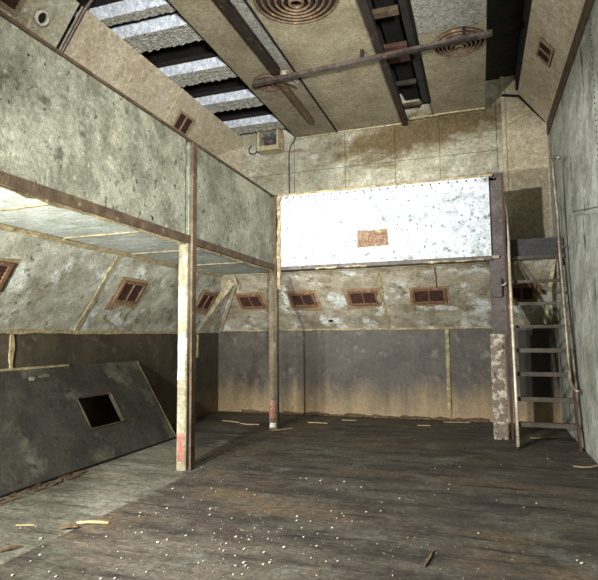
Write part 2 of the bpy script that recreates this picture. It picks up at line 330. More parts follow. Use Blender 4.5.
# small faded card on the white front
g = thing('wall_sign', 'small faded brown card with dull red marks on the white gallery front', 'sign', (-1.5,YG-.012,2.81))
b = BM(); blobpts = [(-1.74,YG-.002,2.80),(-1.26,YG-.002,2.81),(-1.27,YG-.002,3.07),(-1.5,YG-.002,3.055),(-1.73,YG-.002,3.075)]
slab(b, blobpts, (0,-.008,0)); obj('card', b, 'sign', g)
rnd = random.Random(8)
for k in range(9):
    if k in (4,5): continue
    b = BM(); x = -1.71+k*.046; box(b, x, x+.014, YG-.014, YG-.010, 2.87, 2.92+.03*rnd.random()); obj('printed_mark', b, 'sign_mark', g)
for k in range(7):
    b = BM(); x = -1.57+.02*(k%4)+.01*rnd.random(); z = 2.83+.035*k; box(b, x, x+.05, YG-.014, YG-.010, z, z+.014); obj('printed_mark', b, 'sign_mark', g)

# ------------------------------------------------------------------ posts
def timber_post(x, y, w, d, ztop, label, marks, steel=True, wood='wood'):
    g = thing('support_post', label, 'post', (x,y,0), 'timber posts under the left gallery')
    b = BM(); box(b, x-w/2, x+w/2, y-d/2, y+d/2, 0, ztop)
    bmesh.ops.bevel(b, geom=[e for e in b.edges if abs(e.verts[0].co.z-e.verts[1].co.z) > 1], offset=.008, segments=2, affect='EDGES')
    tm = obj('timber', b, wood, g)
    if steel:
        b = BM(); box(b, x+w/2+.021, x+w/2+.046, y-.02, y+.07, 0.01, ZG1-.03); obj('steel_strip', b, 'brown_wood', g, label='dark strip running up past the gallery front')
    for z0, z1, m in marks:
        b = BM(); ragged(b, (x-.005,y-d/2-.001,z0), (x-.005,y-d/2-.001,z1), w*.72, (0,-1,0), .002, int(z0*100), .16, .3); obj('colour_patch', b, m, tm, label='red paint patch' if m == 'red_paint' else 'white paint and highlight patch')
    return g
timber_post(-3.145, 5.30, .115, .11, ZG0-.02, 'nearer square timber post with painted highlights and red paint patch, under the green gallery front', [(.10,.40,'red_paint'),(.98,1.5,'white_paint_highlight'),(1.85,2.02,'white_paint_highlight')])  # its white patches are a highlight put into colour; the red is paint
timber_post(-3.12, 8.00, .14, .10, ZG0-.02, 'farther timber post at the corner where the two galleries meet', [(.03,.10,'white_paint_highlight'),(.18,.45,'red_paint')], False, 'wood_dark')

g = thing('steel_column', 'dark grey steel column with peeling foot between white gallery front and ladder', 'column', (.27,8.15,0))
b = BM(); box(b, .17, .22, 8.05, 8.2, 1.46, ZG1+.05); box(b, .22, .37, 8.05, 8.08, 1.46, ZG1+.05); obj('flange', b, 'steel_post', g)
b = BM(); box(b, .37, .40, 8.05, 8.2,  .0, ZG1+.05); obj('web', b, 'red_steel', g)
b = BM(); box(b, .14, .33, 8.05, 8.2, 0, 1.46)
obj('column_foot', b, 'peeled_post', g, label='speckled brown and cream peeling foot')
g = thing('switch_box', 'small pale grey electrical box fixed to the steel column', 'box', (.24,8.0,1.99))
b = BM(); box(b, .20, .32, 7.98, 8.05, 1.98, 2.25); bmesh.ops.bevel(b, geom=b.edges[:], offset=.01, segments=2, affect='EDGES'); obj('case', b, 'steel_post', g)
b = BM(); tube(b, [(.32,8.0,2.14),(.36,7.99,2.15),(.38,7.98,2.18)], .012, 8); obj('lever', b, 'brass', g)

# ------------------------------------------------------------------ wall vents
def vent(origin, u, v, n, w, h, label, seed, group, torn=True, rust=.0):
    """two-leaf louvred vent: frame, two louvre leaves, torn paper edge; u right, v up, n into the room"""
    u, v, n = Vector(u).normalized(), Vector(v).normalized(), Vector(n).normalized(); o = Vector(origin)
    g = thing('wall_vent', label, 'vent', o, group)
    def quad(bm, a0, a1, b0, b1, d0, d1):
        slab(bm, [o+u*a0+v*b0+n*d0, o+u*a1+v*b0+n*d0, o+u*a1+v*b1+n*d0, o+u*a0+v*b1+n*d0], n*(d1-d0))
    W, H = w/2, h/2; f = .12*h
    b = BM(); quad(b, -W, W, -H, -H+f, .004, .03); quad(b, -W, W, H-f, H, .004, .03); quad(b, -W, -W+f, -H+f, H-f, .004, .03); quad(b, W-f, W, -H+f, H-f, .004, .03); quad(b, -.012, .012, -H+f, H-f, .004, .026)
    obj('frame', b, 'vent_frame' if torn else 'vent_cream', g)
    for s in (-1, 1):
        b = BM(); a0, a1 = (.014, W-f) if s > 0 else (-W+f, -.014)
        quad(b, a0, a1, -H+f, H-f, .003, .007)
        for k in range(6):
            z = -H+f+(k+.3)*(h-2*f)/6; quad(b, a0, a1, z, z+.012, .007, .018)
        obj('louvre', b, 'vent_slat', g)
    if torn:
        b = BM(); rnd = random.Random(seed); pts = []
        for (a, c) in ((-1,-1),(-.5,-1),(0,-1),(.5,-1),(1,-1),(1,-.3),(1,.4),(1,1),(.4,1),(-.3,1),(-1,1),(-1,.3),(-1,-.4)):
            k = .03+.05*rnd.random(); pts.append(o+u*a*(W+k)+v*c*(H+k*(1.7 if c < 0 else .8))+n*.001)
        slab(b, pts, n*.003); obj('torn_border', b, 'torn', g)
    return g
GL = 'wall vents on the left sloping band'; GB = 'wall vents on the back sloping band'
for y, lab, sd in ((3.92, 'rusty vent on the left sloping wall, nearest the camera and cut by the photo edge', 1), (6.22, 'rusty two-leaf vent on the left sloping wall between the seam and the near post', 2), (8.38, 'rusty vent on the left sloping wall just right of the near post', 3)):
    vent(lsl(y,.55), (0,1,0), LUP, LN, .50, .34, lab, sd, GL)
for x, w, lab, sd in ((-3.93, .46, 'rusty vent on the back sloping wall between the two timber posts', 4), (-2.93, .46, 'rusty vent on the back sloping wall just right of the far timber post', 5), (-1.85, .50, 'rusty vent with torn pale edge on the back sloping wall, beside the seam', 6), (-.76, .54, 'widest rusty vent on the back sloping wall, left of the steel column', 7), (.64, .40, 'dark rusty vent on the back sloping wall seen through the ladder', 8)):
    vent(bsl(x,.55), (1,0,0), BUP, BN, w, .36, lab, sd, GB)
CN = Vector((.83,0,-.56)).normalized(); CUP = (cov(0,1)-cov(0,0)).normalized()
vent(cov(7.60,.62), (0,1,0), CUP, CN, .46, .33, 'small brown vent high on the beige left cove', 9, 'vents on the coves', False)
vent(cov(3.95,.70), (0,1,0), CUP, CN, .6, .40, 'brown vent on the left cove at the top left photo corner', 10, 'vents on the coves', False)
RN = Vector((-.8,0,-.6)).normalized()
vent((.98,7.60,5.24), (0,1,0), Vector((-.6,0,.8)), RN, .46, .26, 'dark square vent on the brown right cove', 11, 'vents on the coves', False)

# torn scraps beside vents
for c_, ru, rv, sd, lab in ((bsl(-1.57,.55), .05, .13, 61, 'torn pale paper scrap at the right edge of the middle back vent'), (bsl(-2.55,.18), .05, .03, 62, 'dark scrap at the foot of the back sloping wall beside the far post')):
    b = BM(); blob(b, c_+BN*.012, (1,0,0), BUP, ru, rv, BN, .02, sd); tag(obj('paper_scrap', b, 'wood_pale' if sd == 61 else 'dark'), lab, 'scrap')
b = BM(); bar(b, lsl(5.93,.20)+LN*.02, lsl(6.20,.10)+LN*.03, .02, .012); tag(obj('wood_splinter', b, 'wood_pale'), 'short pale splinter stuck to the left sloping wall below the vent', 'splinter')
b = BM(); tube(b, [bsl(-4.0,1)+Vector((.0,-.02,-.03)), (-3.98,8.38,2.40), (-3.97,8.42,2.33), (-4.02,8.47,2.27)], .02, 8); tag(obj('pipe_stub', b, 'wood_pale', None, True), 'short curved pale stub at the top of the back corner board', 'pipe')

# pipe hole in the left cove
g = thing('pipe_collar', 'round dark pipe opening with white collar in the left cove, top left', 'pipe', cov(4.50,.66))
def ring(bm, c, n, r0, r1, h, seg=24):
    c, n = Vector(c), Vector(n).normalized(); u = n.cross(Vector((0,1,0))).normalized(); v = n.cross(u)
    vs = [[bm.verts.new(c+(u*math.cos(2*math.pi*k/seg)+v*math.sin(2*math.pi*k/seg))*r+n*d) for k in range(seg)] for r, d in ((r0,0),(r1,0),(r1,h),(r0,h))]
    for a in range(4):
        A, B2 = vs[a], vs[(a+1)%4]
        for k in range(seg): bm.faces.new((A[k], A[(k+1)%seg], B2[(k+1)%seg], B2[k]))
def disc(bm, c, n, r, h, seg=24):
    c, n = Vector(c), Vector(n).normalized(); u = n.cross(Vector((0,1,0))).normalized(); v = n.cross(u)
    slab(bm, [c+(u*math.cos(2*math.pi*k/seg)+v*math.sin(2*math.pi*k/seg))*r for k in range(seg)], n*h)
b = BM(); ring(b, cov(4.50,.66,.002), CN, .062, .085, .06); obj('collar', b, 'white_paint_highlight', g, True)
b = BM(); disc(b, cov(4.50,.66,.002), CN, .062, .01); obj('opening', b, 'dark', g)
b = BM(); tube(b, [cov(4.93,.0,.03), cov(4.93,.5,.03), cov(4.93,.98,.03), (-4.22,4.93,5.46), (-4.1,4.9,5.56), (-3.8,4.86,5.62)], .022, 10); tag(obj('conduit', b, 'pipe', None, True), 'thin metal conduit climbing the left cove and bending into the ceiling', 'conduit')

# ------------------------------------------------------------------ leaning panel
def lp(y, t, d=0):
    return Vector((-4.2-.70*t, y, .005+1.10*t))+Vector((.84,0,.54))*d
g = thing('leaning_panel', 'large dark board with a square hole leaning against the left wall', 'panel', (-4.2,4.6,0))
b = BM(); n_ = Vector((-.84,0,-.54))*.035; y0, y1 = 2.3, 6.88; hy0, hy1, t0, t1 = 5.36, 5.97, .335, .645
for a, c_, s0, s1 in ((y0,hy0,0,1), (hy1,y1,0,1), (hy0,hy1,0,t0), (hy0,hy1,t1,1)):
    slab(b, [lp(a,s0), lp(c_,s0), lp(c_,s1), lp(a,s1)], n_)
bmesh.ops.remove_doubles(b, verts=b.verts, dist=.0005); obj('board', b, 'leaning', g)
b = BM(); w_ = .03
for a, c_, s0, s1 in ((hy0-.012,hy0,t0-.012,t1+.012), (hy1,hy1+.03,t0-.012,t1+.012), (hy0,hy1,t0-.012,t0), (hy0,hy1,t1,t1+.018)):
    slab(b, [lp(a,s0,.001), lp(c_,s0,.001), lp(c_,s1,.001), lp(a,s1,.001)], Vector((.84,0,.54))*.012)
obj('hole_frame', b, 'brown_wood', g)
b = BM(); bar(b, lp(y0,1.005,.0), lp(y1-1.4,1.005,0), .012, .03); bar(b, lp(y1+.006,0,-.018), lp(y1+.006,1,-.018), .04, .012, (0,1,0)); obj('edge_strip', b, 'wood_pale', g)
b = BM(); bar(b, lp(y0,.008,.012), lp(y1,.008,.012), .02, .012); obj('bottom_batten', b, 'dark', g)
b = BM(); blob(b, lp(5.0,.91,.003), (0,1,0), LUP, .10, .035, (.84,0,.54), .012, 66); blob(b, lp(4.82,.90,.003), (0,1,0), (-.7,0,1.1), .05, .03, (.84,0,.54), .01, 67); obj('scar', b, 'green_panel', g, label='pale scraped scar near the top edge')

# ------------------------------------------------------------------ ladder
FX0, FX1 = .44, 1.10
def lad(z):  # y on the ladder plane at height z
    return 7.52+.83*z/2.65
g = thing('ladder', 'steep worn steel ladder with handrails beside the right wall', 'ladder', (.76,7.55,0))
for s, x0, x1, zt in ((0,.40,.47,2.75), (1,1.135,1.10,2.75)):
    b = BM(); slab(b, [(x0-.012,lad(0)-.05,0), (x0+.012,lad(0)-.05,0), (x0+.012,lad(0)+.05,0), (x0-.012,lad(0)+.05,0)], Vector((x1-x0, lad(zt)-lad(0), zt)))
    obj('stringer', b, 'red_steel', g)
for k, z in enumerate((.30,.61,.93,1.24,1.56,1.88,2.20)):
    b = BM(); t = z/2.75; xa = .40+.07*t; xb = 1.135-.035*t; y = lad(z); th = .022 if z > 1.3 else .035
    box(b, xa+.013, xb-.013, y-.06, y+.05, z-th/2, z+th/2); bar(b, (xa+.013,y-.065,z-.005), (xb-.013,y-.065,z-.005), .012, th+.02); obj('rung', b, 'ladder', g)
b = BM(); tube(b, [(.415,7.44,.03), (.42,7.60,.80), (.425,7.78,1.5), (.43,8.0,2.3), (.44,8.12,2.75), (.42,8.14,3.22), (.40,8.16,3.42), (.39,8.19,3.50), (.37,8.23,3.54)], .021, 12); obj('handrail', b, 'brass', g, True, label='bright worn left handrail')
b = BM(); tube(b, [(1.10,7.72,3.80), (1.05,7.80,3.85), (1.03,7.9,3.80), (1.04,7.9,3.6), (1.06,7.92,3.1), (1.07,7.9,2.6), (1.075,7.82,1.9), (1.08,7.72,1.2), (1.08,7.66,.85), (1.10,7.58,.76), (1.14,7.48,.73)], .023, 12)
obj('handrail', b, 'dull_tube', g, True, label='darker right handrail hooked at both ends')
for z in (2.0, 2.62):
    b = BM(); tube(b, [(1.07,7.86+.06*(z-2),z), (1.14,7.87,z)], .018, 8)
    obj('bracket', b, 'pipe', g)
g = thing('ledge_board', 'dark blue-grey board forming the ledge at the ladder top', 'ledge', (.8,8.35,2.53))
b = BM(); box(b, .43, XR-.02, 8.36, 8.40, 2.58, 2.84); obj('board', b, 'ladder_dark', g)
b = BM(); box(b, .43, XR-.02, 8.28, 8.42, 2.53, 2.58); obj('lip', b, 'ladder', g)
b = BM(); bar(b, (.52,8.36,2.52), (.56,8.52,2.20), .04, .02); bar(b, (1.05,8.38,2.52), (.98,9.2,1.62), .05, .02); obj('brace', b, 'cream', g)

# right wall fittings
b = BM(); rnd = random.Random(4)
def rivets(a, c_, n):
    a, c_ = Vector(a), Vector(c_)
    for k in range(n):
        bmesh.ops.create_uvsphere(b, u_segments=8, v_segments=4, radius=.011, matrix=Matrix.Translation(a+(c_-a)*k/(n-1)))
rivets((XR,5.95,2.4), (XR,5.95,5.0), 44); rivets((XR,8.9,3.3), (XR,8.9,4.9), 26); rivets((XR,5.4,2.62), (XR,7.55,3.02), 34)
struct('trim_17', b, 'steel_post')
b = BM(); bar(b, (XR-.008,5.3,2.56), (XR-.008,7.6,2.99), .012, .035); struct('trim_18', b, 'right_wall')
b = BM(); tube(b, [(XR-.03,5.70,2.10), (XR-.04,5.70,2.6), (XR-.04,5.72,2.95), (XR-.01,5.75,2.98)], .016, 8); tag(obj('wall_rail', b, 'brass', None, True), 'slim upright tan rail on the right wall at the photo edge', 'rail')

# ------------------------------------------------------------------ ceiling: hung boards, baffles, rails, diffusers
ZP = 5.30
CB = 'hung ceiling boards'
def cboard(x0, x1, y0, y1, m, lab):
    g = thing('ceiling_board', lab, 'ceiling board', ((x0+x1)/2,(y0+y1)/2,ZP), CB)
    b = BM(); box(b, x0, x1, y0, y1, ZP, ZP+.05); obj('board', b, m, g)
    b = BM(); box(b, x0, x1, y1, y1+.025, ZP-.02, ZP+.05); obj('end_strip', b, 'cream', g)
    return g
g = cboard(-3.25, -2.43, 3.2, 9.55, 'panel_ceiling', 'long brown hung ceiling board at the left, carrying the small ring diffuser')
b = BM(); box(b, -2.57, -2.435, 3.2, 6.85, ZP-.014, ZP-.001); obj('insulation_strip', b, 'foam', g, label='crumbly pale speckled strip')
cboard(-2.40, -1.14, 3.2, 9.52, 'panel_ceiling', 'wide central brown hung ceiling board with the large ring diffuser')
g = cboard(-.62, .22, 3.2, 9.32, 'panel_ceiling', 'short brown hung ceiling board on the right with the ring diffuser')
b = BM(); box(b, -.61, .21, 3.2, 6.68, ZP-.014, ZP-.001); obj('insulation_strip', b, 'foam', g, label='crumbly grey speckled covering')
b = BM(); box(b, -2.43, -2.40, 3.2, 9.5, ZP-.012, ZP+.02); tag(obj('joint_strip', b, 'dark'), 'narrow dark joint strip between the left and central ceiling boards', 'strip')
# foam baffles running across between the cove and the boards
for i, (y, w, lab) in enumerate(((3.55,.75,''), (4.55,.62,''), (5.56,.48,''), (6.66,.45,''), (7.74,.43,''), (8.80,.42,''))):
    if i == 0: continue
    names = {1:'thin grey foam baffle nearest the top edge of the photo, beside the dark ceiling', 2:'large bright-faced foam baffle, nearest wide one above the left cove', 3:'foam baffle second from the top among the wide ones above the left cove', 4:'foam baffle third from the top above the left cove', 5:'foam baffle nearest the lamp box and back wall'}
    g = thing('foam_baffle', names[i], 'baffle', (-3.8,y,5.38), 'foam baffles between cove and hung boards')
    x0, x1 = -4.68, -3.15
    if i == 1: w = .24; y = 5.12
    # underside of lumpy foam
    b = BM(); nx, ny = 40, 22; rnd = random.Random(i); grid = []
    for a in range(nx+1):
        row = []
        for c_ in range(ny+1):
            z = 5.40+.018*math.sin(a*1.9+rnd.random()*2)*math.cos(c_*2.1+rnd.random()*2)-.012*rnd.random()
            row.append(b.verts.new((x0+(x1-x0)*a/nx, y+.10+(w-.10)*c_/ny, z)))
        grid.append(row)
    for a in range(nx):
        for c_ in range(ny): b.faces.new((grid[a][c_], grid[a+1][c_], grid[a+1][c_+1], grid[a][c_+1]))
    box(b, x0, x1, y+.10, y+w, 5.43, 5.50)
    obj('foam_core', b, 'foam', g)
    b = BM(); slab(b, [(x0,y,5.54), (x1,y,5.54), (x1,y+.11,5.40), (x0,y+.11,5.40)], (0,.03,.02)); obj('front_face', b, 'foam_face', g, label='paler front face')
    b = BM(); box(b, x0, x1, y-.05, y-.02, 5.49, 5.55); obj('batten', b, 'dark', g)
b = BM(); box(b, -4.70, -3.1, YF, YB, 5.72, 5.78); tag(obj('backing_board', b, 'dark'), 'blackened backing above the foam baffles on the left of the ceiling', 'board')
b = BM(); box(b, -1.14, -.60, 3.2, YB, 5.74, 5.80)
tag(obj('backing_board', b, 'dark'), 'blackened backing inside the open slot between the ceiling boards', 'board')
# open slot fittings
g = thing('ceiling_duct', 'dark ducting and crosspieces inside the open ceiling slot', 'duct', (-.85,7.6,5.4))
b = BM(); box(b, -.80, -.66, 6.0, 9.3, 5.52, 5.70); obj('duct', b, 'dark_plank', g)
for y0_, y1_, m_ in ((6.3,6.42,'brown_wood'), (7.15,7.6,'red_steel'), (8.3,8.36,'dark_plank'), (9.15,9.22,'brown_wood')):
    b = BM(); box(b, -1.13, -.81, y0_, y1_, 5.44, 5.50); obj('crosspiece', b, m_, g)
b = BM(); ragged(b, (-1.05,9.35,ZP-.01), (-.55,9.34,ZP-.01), .06, (0,0,-1), .015, 88, .07, .9); tag(obj('torn_strip', b, 'cream'), 'pale torn strip across the end of the open ceiling slot', 'strip')
# rails
def ibeam(x, w, y0, y1, z0, z1, lab, m='rail'):
    b = BM(); box(b, x-w/2, x+w/2, y0, y1, z0, z0+.02); box(b, x-w/2, x+w/2, y0, y1, z1-.02, z1); box(b, x-.012, x+.012, y0, y1, z0+.02, z1-.02)
    return tag(obj('ceiling_rail', b, m), lab, 'rail', 'dark steel rails under the ceiling')
ibeam(-2.62, .10, 3.2, 6.88, ZP-.11, ZP-.015, 'dark steel rail under the left ceiling board, running up to the cross channel')
ibeam(-2.70, .09, 7.02, 8.85, ZP-.07, ZP-.001, 'rust-brown rail stub beyond the cross channel, beside the small ring diffuser', 'copper')
ibeam(-1.13, .10, 3.2, 9.45, ZP-.08, ZP-.001, 'dark steel rail along the right edge of the central ceiling board')
g = thing('cross_channel', 'long brown steel channel crossing under the ceiling boards', 'channel', (-1.4,6.85,ZP-.2))
b = BM(); bar(b, (-3.02,6.97,ZP-.16), (.28,6.72,ZP-.16), .08, .02); bar(b, (-3.02,6.935,ZP-.14), (.28,6.685,ZP-.14), .012, .04); bar(b, (-3.02,7.005,ZP-.14), (.28,6.755,ZP-.14), .012, .04)
obj('channel', b, 'pipe', g)
b = BM(); bar(b, (-1.1,6.79,ZP-.185), (.1,6.70,ZP-.185), .045, .03); obj('conduit', b, 'rail', g)
for t in (.12, .5, .9): 
    b = BM(); p = Vector((-3.02,6.97,ZP-.12)).lerp(Vector((.28,6.72,ZP-.12)), t); box(b, p.x-.02, p.x+.02, p.y-.04, p.y+.04, ZP-.12, ZP-.001)
    obj('hanger', b, 'rail', g)
g = tag(obj('bracket_plate', (lambda b: (slab(b, [(-2.64,6.98,ZP-.09),(-2.46,6.98,ZP-.09),(-2.43,7.30,ZP-.09),(-2.50,7.40,ZP-.09),(-2.62,7.15,ZP-.09)], (0,0,.08)), b)[1])(BM()), 'peeled_post'), 'peeling pinkish bracket plate behind the cross channel', 'bracket')
# ring diffusers
def diffuser(x, y, r, lab, n):
    g = thing('ring_diffuser', lab, 'diffuser', (x,y,ZP), 'round ceiling diffusers')
    b = BM(); disc(b, (x,y,ZP-.001), (0,0,-1), r*.99, .006, 40); obj('back_plate', b, 'copper_dark', g)
    for k in range(n):
        ro = r*(1-k/(n+.3)); b = BM(); prof = ((ro-.42*r/n, -.012-.012*k), (ro, -.008), (ro-.03*r, -.035-.012*k), (ro-.5*r/n, -.045-.012*k))
        seg = 48; vs = [[b.verts.new((x+pr*math.cos(2*math.pi*s/seg), y+pr*math.sin(2*math.pi*s/seg), ZP+pz)) for s in range(seg)] for pr, pz in prof]
        for a in range(4):
            A, B2 = vs[a], vs[(a+1)%4]
            for s in range(seg): b.faces.new((A[s], A[(s+1)%seg], B2[(s+1)%seg], B2[s]))
        obj('ring', b, 'copper', g, True)
    return g
diffuser(-1.84, 5.45, .50, 'largest round rusty ring diffuser, cut by the top photo edge', 6)
diffuser(-.12, 7.05, .34, 'round rusty ring diffuser on the short right ceiling board', 6)
diffuser(-2.88, 7.25, .25, 'smallest rusty ring diffuser at the left end of the cross channel', 4)
# lamp box on the back wall
g = thing('lamp_box', 'open cream lamp housing with dark fitting high on the back wall', 'lamp', (-3.85,9.45,5.04))
b = BM()
for a in ((-3.97,-3.93,5.04,5.50), (-3.57,-3.53,5.04,5.50), (-3.93,-3.57,5.04,5.13), (-3.93,-3.57,5.46,5.50)): box(b, a[0], a[1], 9.32, 9.60, a[2], a[3])
obj('housing', b, 'cream', g)
b = BM(); box(b, -3.93, -3.57, 9.55, 9.59, 5.13, 5.46); obj('back_plate', b, 'lens', g)
b = BM(); bmesh.ops.create_uvsphere(b, u_segments=16, v_segments=10, radius=.09, matrix=Matrix.Translation((-3.75,9.45,5.24)) @ Matrix.Diagonal((1.2,1,.8,1))); tube(b, [(-3.98,9.5,5.2),(-3.9,9.42,5.32),(-3.78,9.4,5.36)], .015, 8); obj('fitting', b, 'steel_post', g, True)
b = BM(); slab(b, [(-3.57,9.34,5.04), (-3.53,9.34,5.04), (-3.48,9.5,5.05), (-3.48,9.5,5.4), (-3.53,9.34,5.46), (-3.57,9.34,5.46)], (0,.02,0)); obj('flap', b, 'wood_pale', g)
b = BM(); tube(b, [(-4.16+.09*math.cos(t), 9.56, 5.17+.09*math.sin(t)) for t in [math.radians(a) for a in range(100, 400, 20)]], .012, 8); tag(obj('cable_loop', b, 'rail', None, True), 'small dark loop of cable left of the lamp housing', 'cable')
b = BM(); tube(b, [(-3.40,9.57,3.75), (-3.40,9.57,5.0), (-3.37,9.57,5.15), (-3.28,9.56,5.25), (-3.24,9.56,5.38)], .014, 8); tag(obj('conduit', b, 'brown_wood', None, True), 'thin brown conduit running down the upper back wall beside the lamp housing', 'conduit')

# ------------------------------------------------------------------ debris
FL=[(-2.6,4.39,0.005),(-2.4,4.36,0.004),(-2.21,4.17,0.008),(-2.14,4.03,0.006),(-1.93,4.01,0.005),(-2.01,4.65,0.004),(-1.45,4.21,0.007),(-1.42,4.11,0.006),(-2.4,4.63,0.003),(-2.5,4.73,0.003),(-2.16,4.8,0.003),(-2.1,3.68,0.004),(-2.09,3.57,0.006),(-1.93,3.44,0.003),(-1.91,3.67,0.004),(-1.91,3.77,0.003),(-1.73,3.66,0.007),(-1.62,3.64,0.005),(-1.62,3.69,0.004),(-1.66,3.57,0.003),(-1.74,3.52,0.005),(-1.7,3.4,0.006),(-1.74,3.42,0.003),(-1.67,3.86,0.004),(-1.54,3.82,0.004),(-1.49,3.69,0.004),(-1.58,3.47,0.006),(-1.43,3.46,0.006),(-1.64,3.28,0.003),(-1.75,3.21,0.005),(-1.77,3.18,0.003),(-1.52,3.21,0.005),(-1.49,3.27,0.007),(-1.46,3.23,0.005),(-1.43,3.2,0.003),(-1.43,3.11,0.004),(-1.48,3.09,0.004),(-1.36,3.28,0.005),(-1.33,3.32,0.006),(-1.21,3.3,0.002),(-1.33,3.58,0.008),(-1.62,3.09,0.002),(-1.64,3.44,0.003),(-1.59,3.35,0.003),(-1.68,3.65,0.003),(-1.77,3.5,0.003),(-1.83,4.13,0.003),(-1.47,3.91,0.003),(-1.57,5.29,0.008),(-1.33,5.03,0.007),(-1.13,5.18,0.006),(-1.33,5.32,0.009),(-0.73,4.93,0.006),(-1.22,4.42,0.004),(-1.12,4.38,0.004),(-1.09,4.33,0.004),(-0.94,4.48,0.006),(-0.83,4.54,0.005),(-1.13,4.26,0.004),(-1.31,4.13,0.005),(-1,4.23,0.004),(-1.33,3.97,0.004),(-1.11,4.04,0.006),(-1.18,3.89,0.003),(-1.02,3.85,0.005),(-1.12,3.67,0.006),(-0.89,3.75,0.002),(-0.54,4.01,0.003),(-0.58,3.82,0.002),(-0.62,3.74,0.002),(-1.1,3.47,0.003),(-0.99,3.44,0.003),(-0.92,3.47,0.004),(-0.73,3.83,0.002),(-1.26,3.8,0.004),(-0.66,3.69,0.002),(-0.99,3.23,0.003),(-0.55,3.37,0.003),(-0.86,4.77,0.004),(-0.51,6.12,0.004),(-0.26,6.27,0.007),(0.17,6.5,0.004),(0.7,6.96,0.006),(-0.33,5.52,0.005),(-0.33,5.35,0.005),(0.41,5.13,0.005),(-0.06,4.25,0.005),(0.28,5.43,0.003),(0.56,3.9,0.007),(0.54,3.94,0.004),(-0.06,3.62,0.002),(-0.44,5.12,0.003),(0.3,4.98,0.004),(0.09,5.12,0.003),(-2.85,4.61,0.006),(-2.72,3.91,0.006),(-2.68,3.84,0.004),(-2.57,4.07,0.007),(-2.48,3.51,0.004),(-2.44,3.53,0.005),(-2.22,3.4,0.007),(-2.18,3.46,0.005),(-2.64,3.38,0.005),(-2.29,3.09,0.004),(-2.03,3.22,0.004),(-2.21,2.94,0.004),(-2.22,2.8,0.005),(-2.14,2.83,0.005),(-2.59,3.94,0.003),(-2.38,3.17,0.003),(-2.18,3.39,0.003),(-2.23,3.1,0.002),(-2.01,2.96,0.003),(-3.07,3.21,0.009),(-2.94,3.09,0.005),(-2.85,2.97,0.007),(-2.77,2.67,0.007),(-2.5,2.74,0.005),(-2.83,2.87,0.004),(-2.59,2.78,0.005),(-3.39,3.33,0.004),(-3.3,3.39,0.004),(-3.11,6.25,0.004),(-2.99,5.43,0.004),(-1.73,5.33,0.007),(-1.57,5.28,0.007),(-1.33,5.02,0.006),(-2.01,4.64,0.004),(-2.49,4.72,0.003),(-2.4,4.63,0.003),(-1.79,5.32,0.005),(-2.52,4.98,0.004),(-2.15,4.79,0.003)]
rnd = random.Random(21)
def flake(x, y, r, i):
    b = BM(); n = rnd.choice((5,6,7)); a0 = rnd.random()*6; c = []
    tilt = .3*rnd.random()
    for k in range(n):
        t = a0+2*math.pi*k/n; q = r*(.6+.6*rnd.random()); c.append((x+q*math.cos(t), y+q*1.2*math.sin(t), .002+max(0,math.cos(t))*r*tilt*2))
    slab(b, c, (0,0,.004)); return obj('paint_flake', b, 'flake')
seen = []
def area(x, y):
    if x < -2.95: return ('white paint flake on the paler floor under the left gallery', 'paint flakes under the left gallery')
    if y > 5.0: return ('small white paint flake on the far half of the dark floor', 'paint flakes on the far floor')
    if x > -.8: return ('small white paint flake on the dark floor at the right', 'paint flakes at the right')
    if x > -1.38: return ('white paint flake on the dark floor in the middle foreground', 'paint flakes in the middle foreground')
    if x > -2.0 and y < 4: return ('white paint flake in the dense foreground cluster left of centre', 'dense cluster of paint flakes')
    return ('white paint flake on the dark floor right of the pale floor edge', 'paint flakes beside the pale floor edge')
for i, (x, y, r) in enumerate(FL):
    if any((x-a)**2+(y-c)**2 < (r*2.2+q)**2 for a, c, q in seen): continue
    seen.append((x, y, r*2.2)); lab, grp = area(x, y)
    tag(flake(x, y, r*1.55, i), lab, 'paint flake', grp)
# tiny crumbs nobody could count
b = BM(); rnd2 = random.Random(9)
for k in range(420):
    x = rnd2.uniform(-3.0, 1.1); y = rnd2.uniform(2.2, 8.9) if rnd2.random() < .6 else rnd2.gauss(3.6, .5)
    if k % 3 == 0: x = rnd2.gauss(-1.7, .35)
    if y < 2 or x < -4.1 or x > 1.1 or y > 9: continue
    r = .0018+.0025*rnd2.random()
    slab(b, [(x-r,y-r*.6,.001), (x+r*.7,y-r,.001), (x+r,y+r,.001), (x-r*.4,y+r*.8,.001)], (0,0,.003))
tag(obj('paint_crumbs', b, 'crumb'), 'fine white paint crumbs scattered over the dark floor', 'crumbs', kind='stuff')
def stick(pts, w, h, m, lab, cat='splinter', name='wood_splinter'):
    b = BM(); pts = [Vector((p[0], p[1], p[2] if len(p) > 2 else h/2+.002)) for p in pts]
    top = []
    for i, p in enumerate(pts):
        d = (pts[min(i+1,len(pts)-1)]-pts[max(i-1,0)]).normalized(); u = Vector((-d.y, d.x, 0)).normalized(); k = w*(.5 if i in (0, len(pts)-1) else 1)*(.8+.4*rnd.random())
        top.append([b.verts.new(p+u*s*k/2+Vector((0,0,t*h/2))) for s, t in ((-1,-1),(1,-1),(1,1),(-1,1))])
    for a, c in zip(top, top[1:]):
        for k in range(4): b.faces.new((a[k], a[(k+1)%4], c[(k+1)%4], c[k]))
    b.faces.new(top[0][::-1]); b.faces.new(top[-1]); return tag(obj(name, b, m), lab, cat)
stick([(-3.04,3.53,.012),(-2.95,3.56,.02),(-2.85,3.60,.014),(-2.80,3.61,.01)], .028, .012, 'sliver', 'bright yellow splinter lying across the pale floor edge at the left')
stick([(-3.08,3.40,.012),(-3.02,3.43,.03),(-2.96,3.46,.022)], .06, .02, 'bark', 'curled brown bark chunk beside the bright yellow splinter', 'chunk', 'bark_chunk')
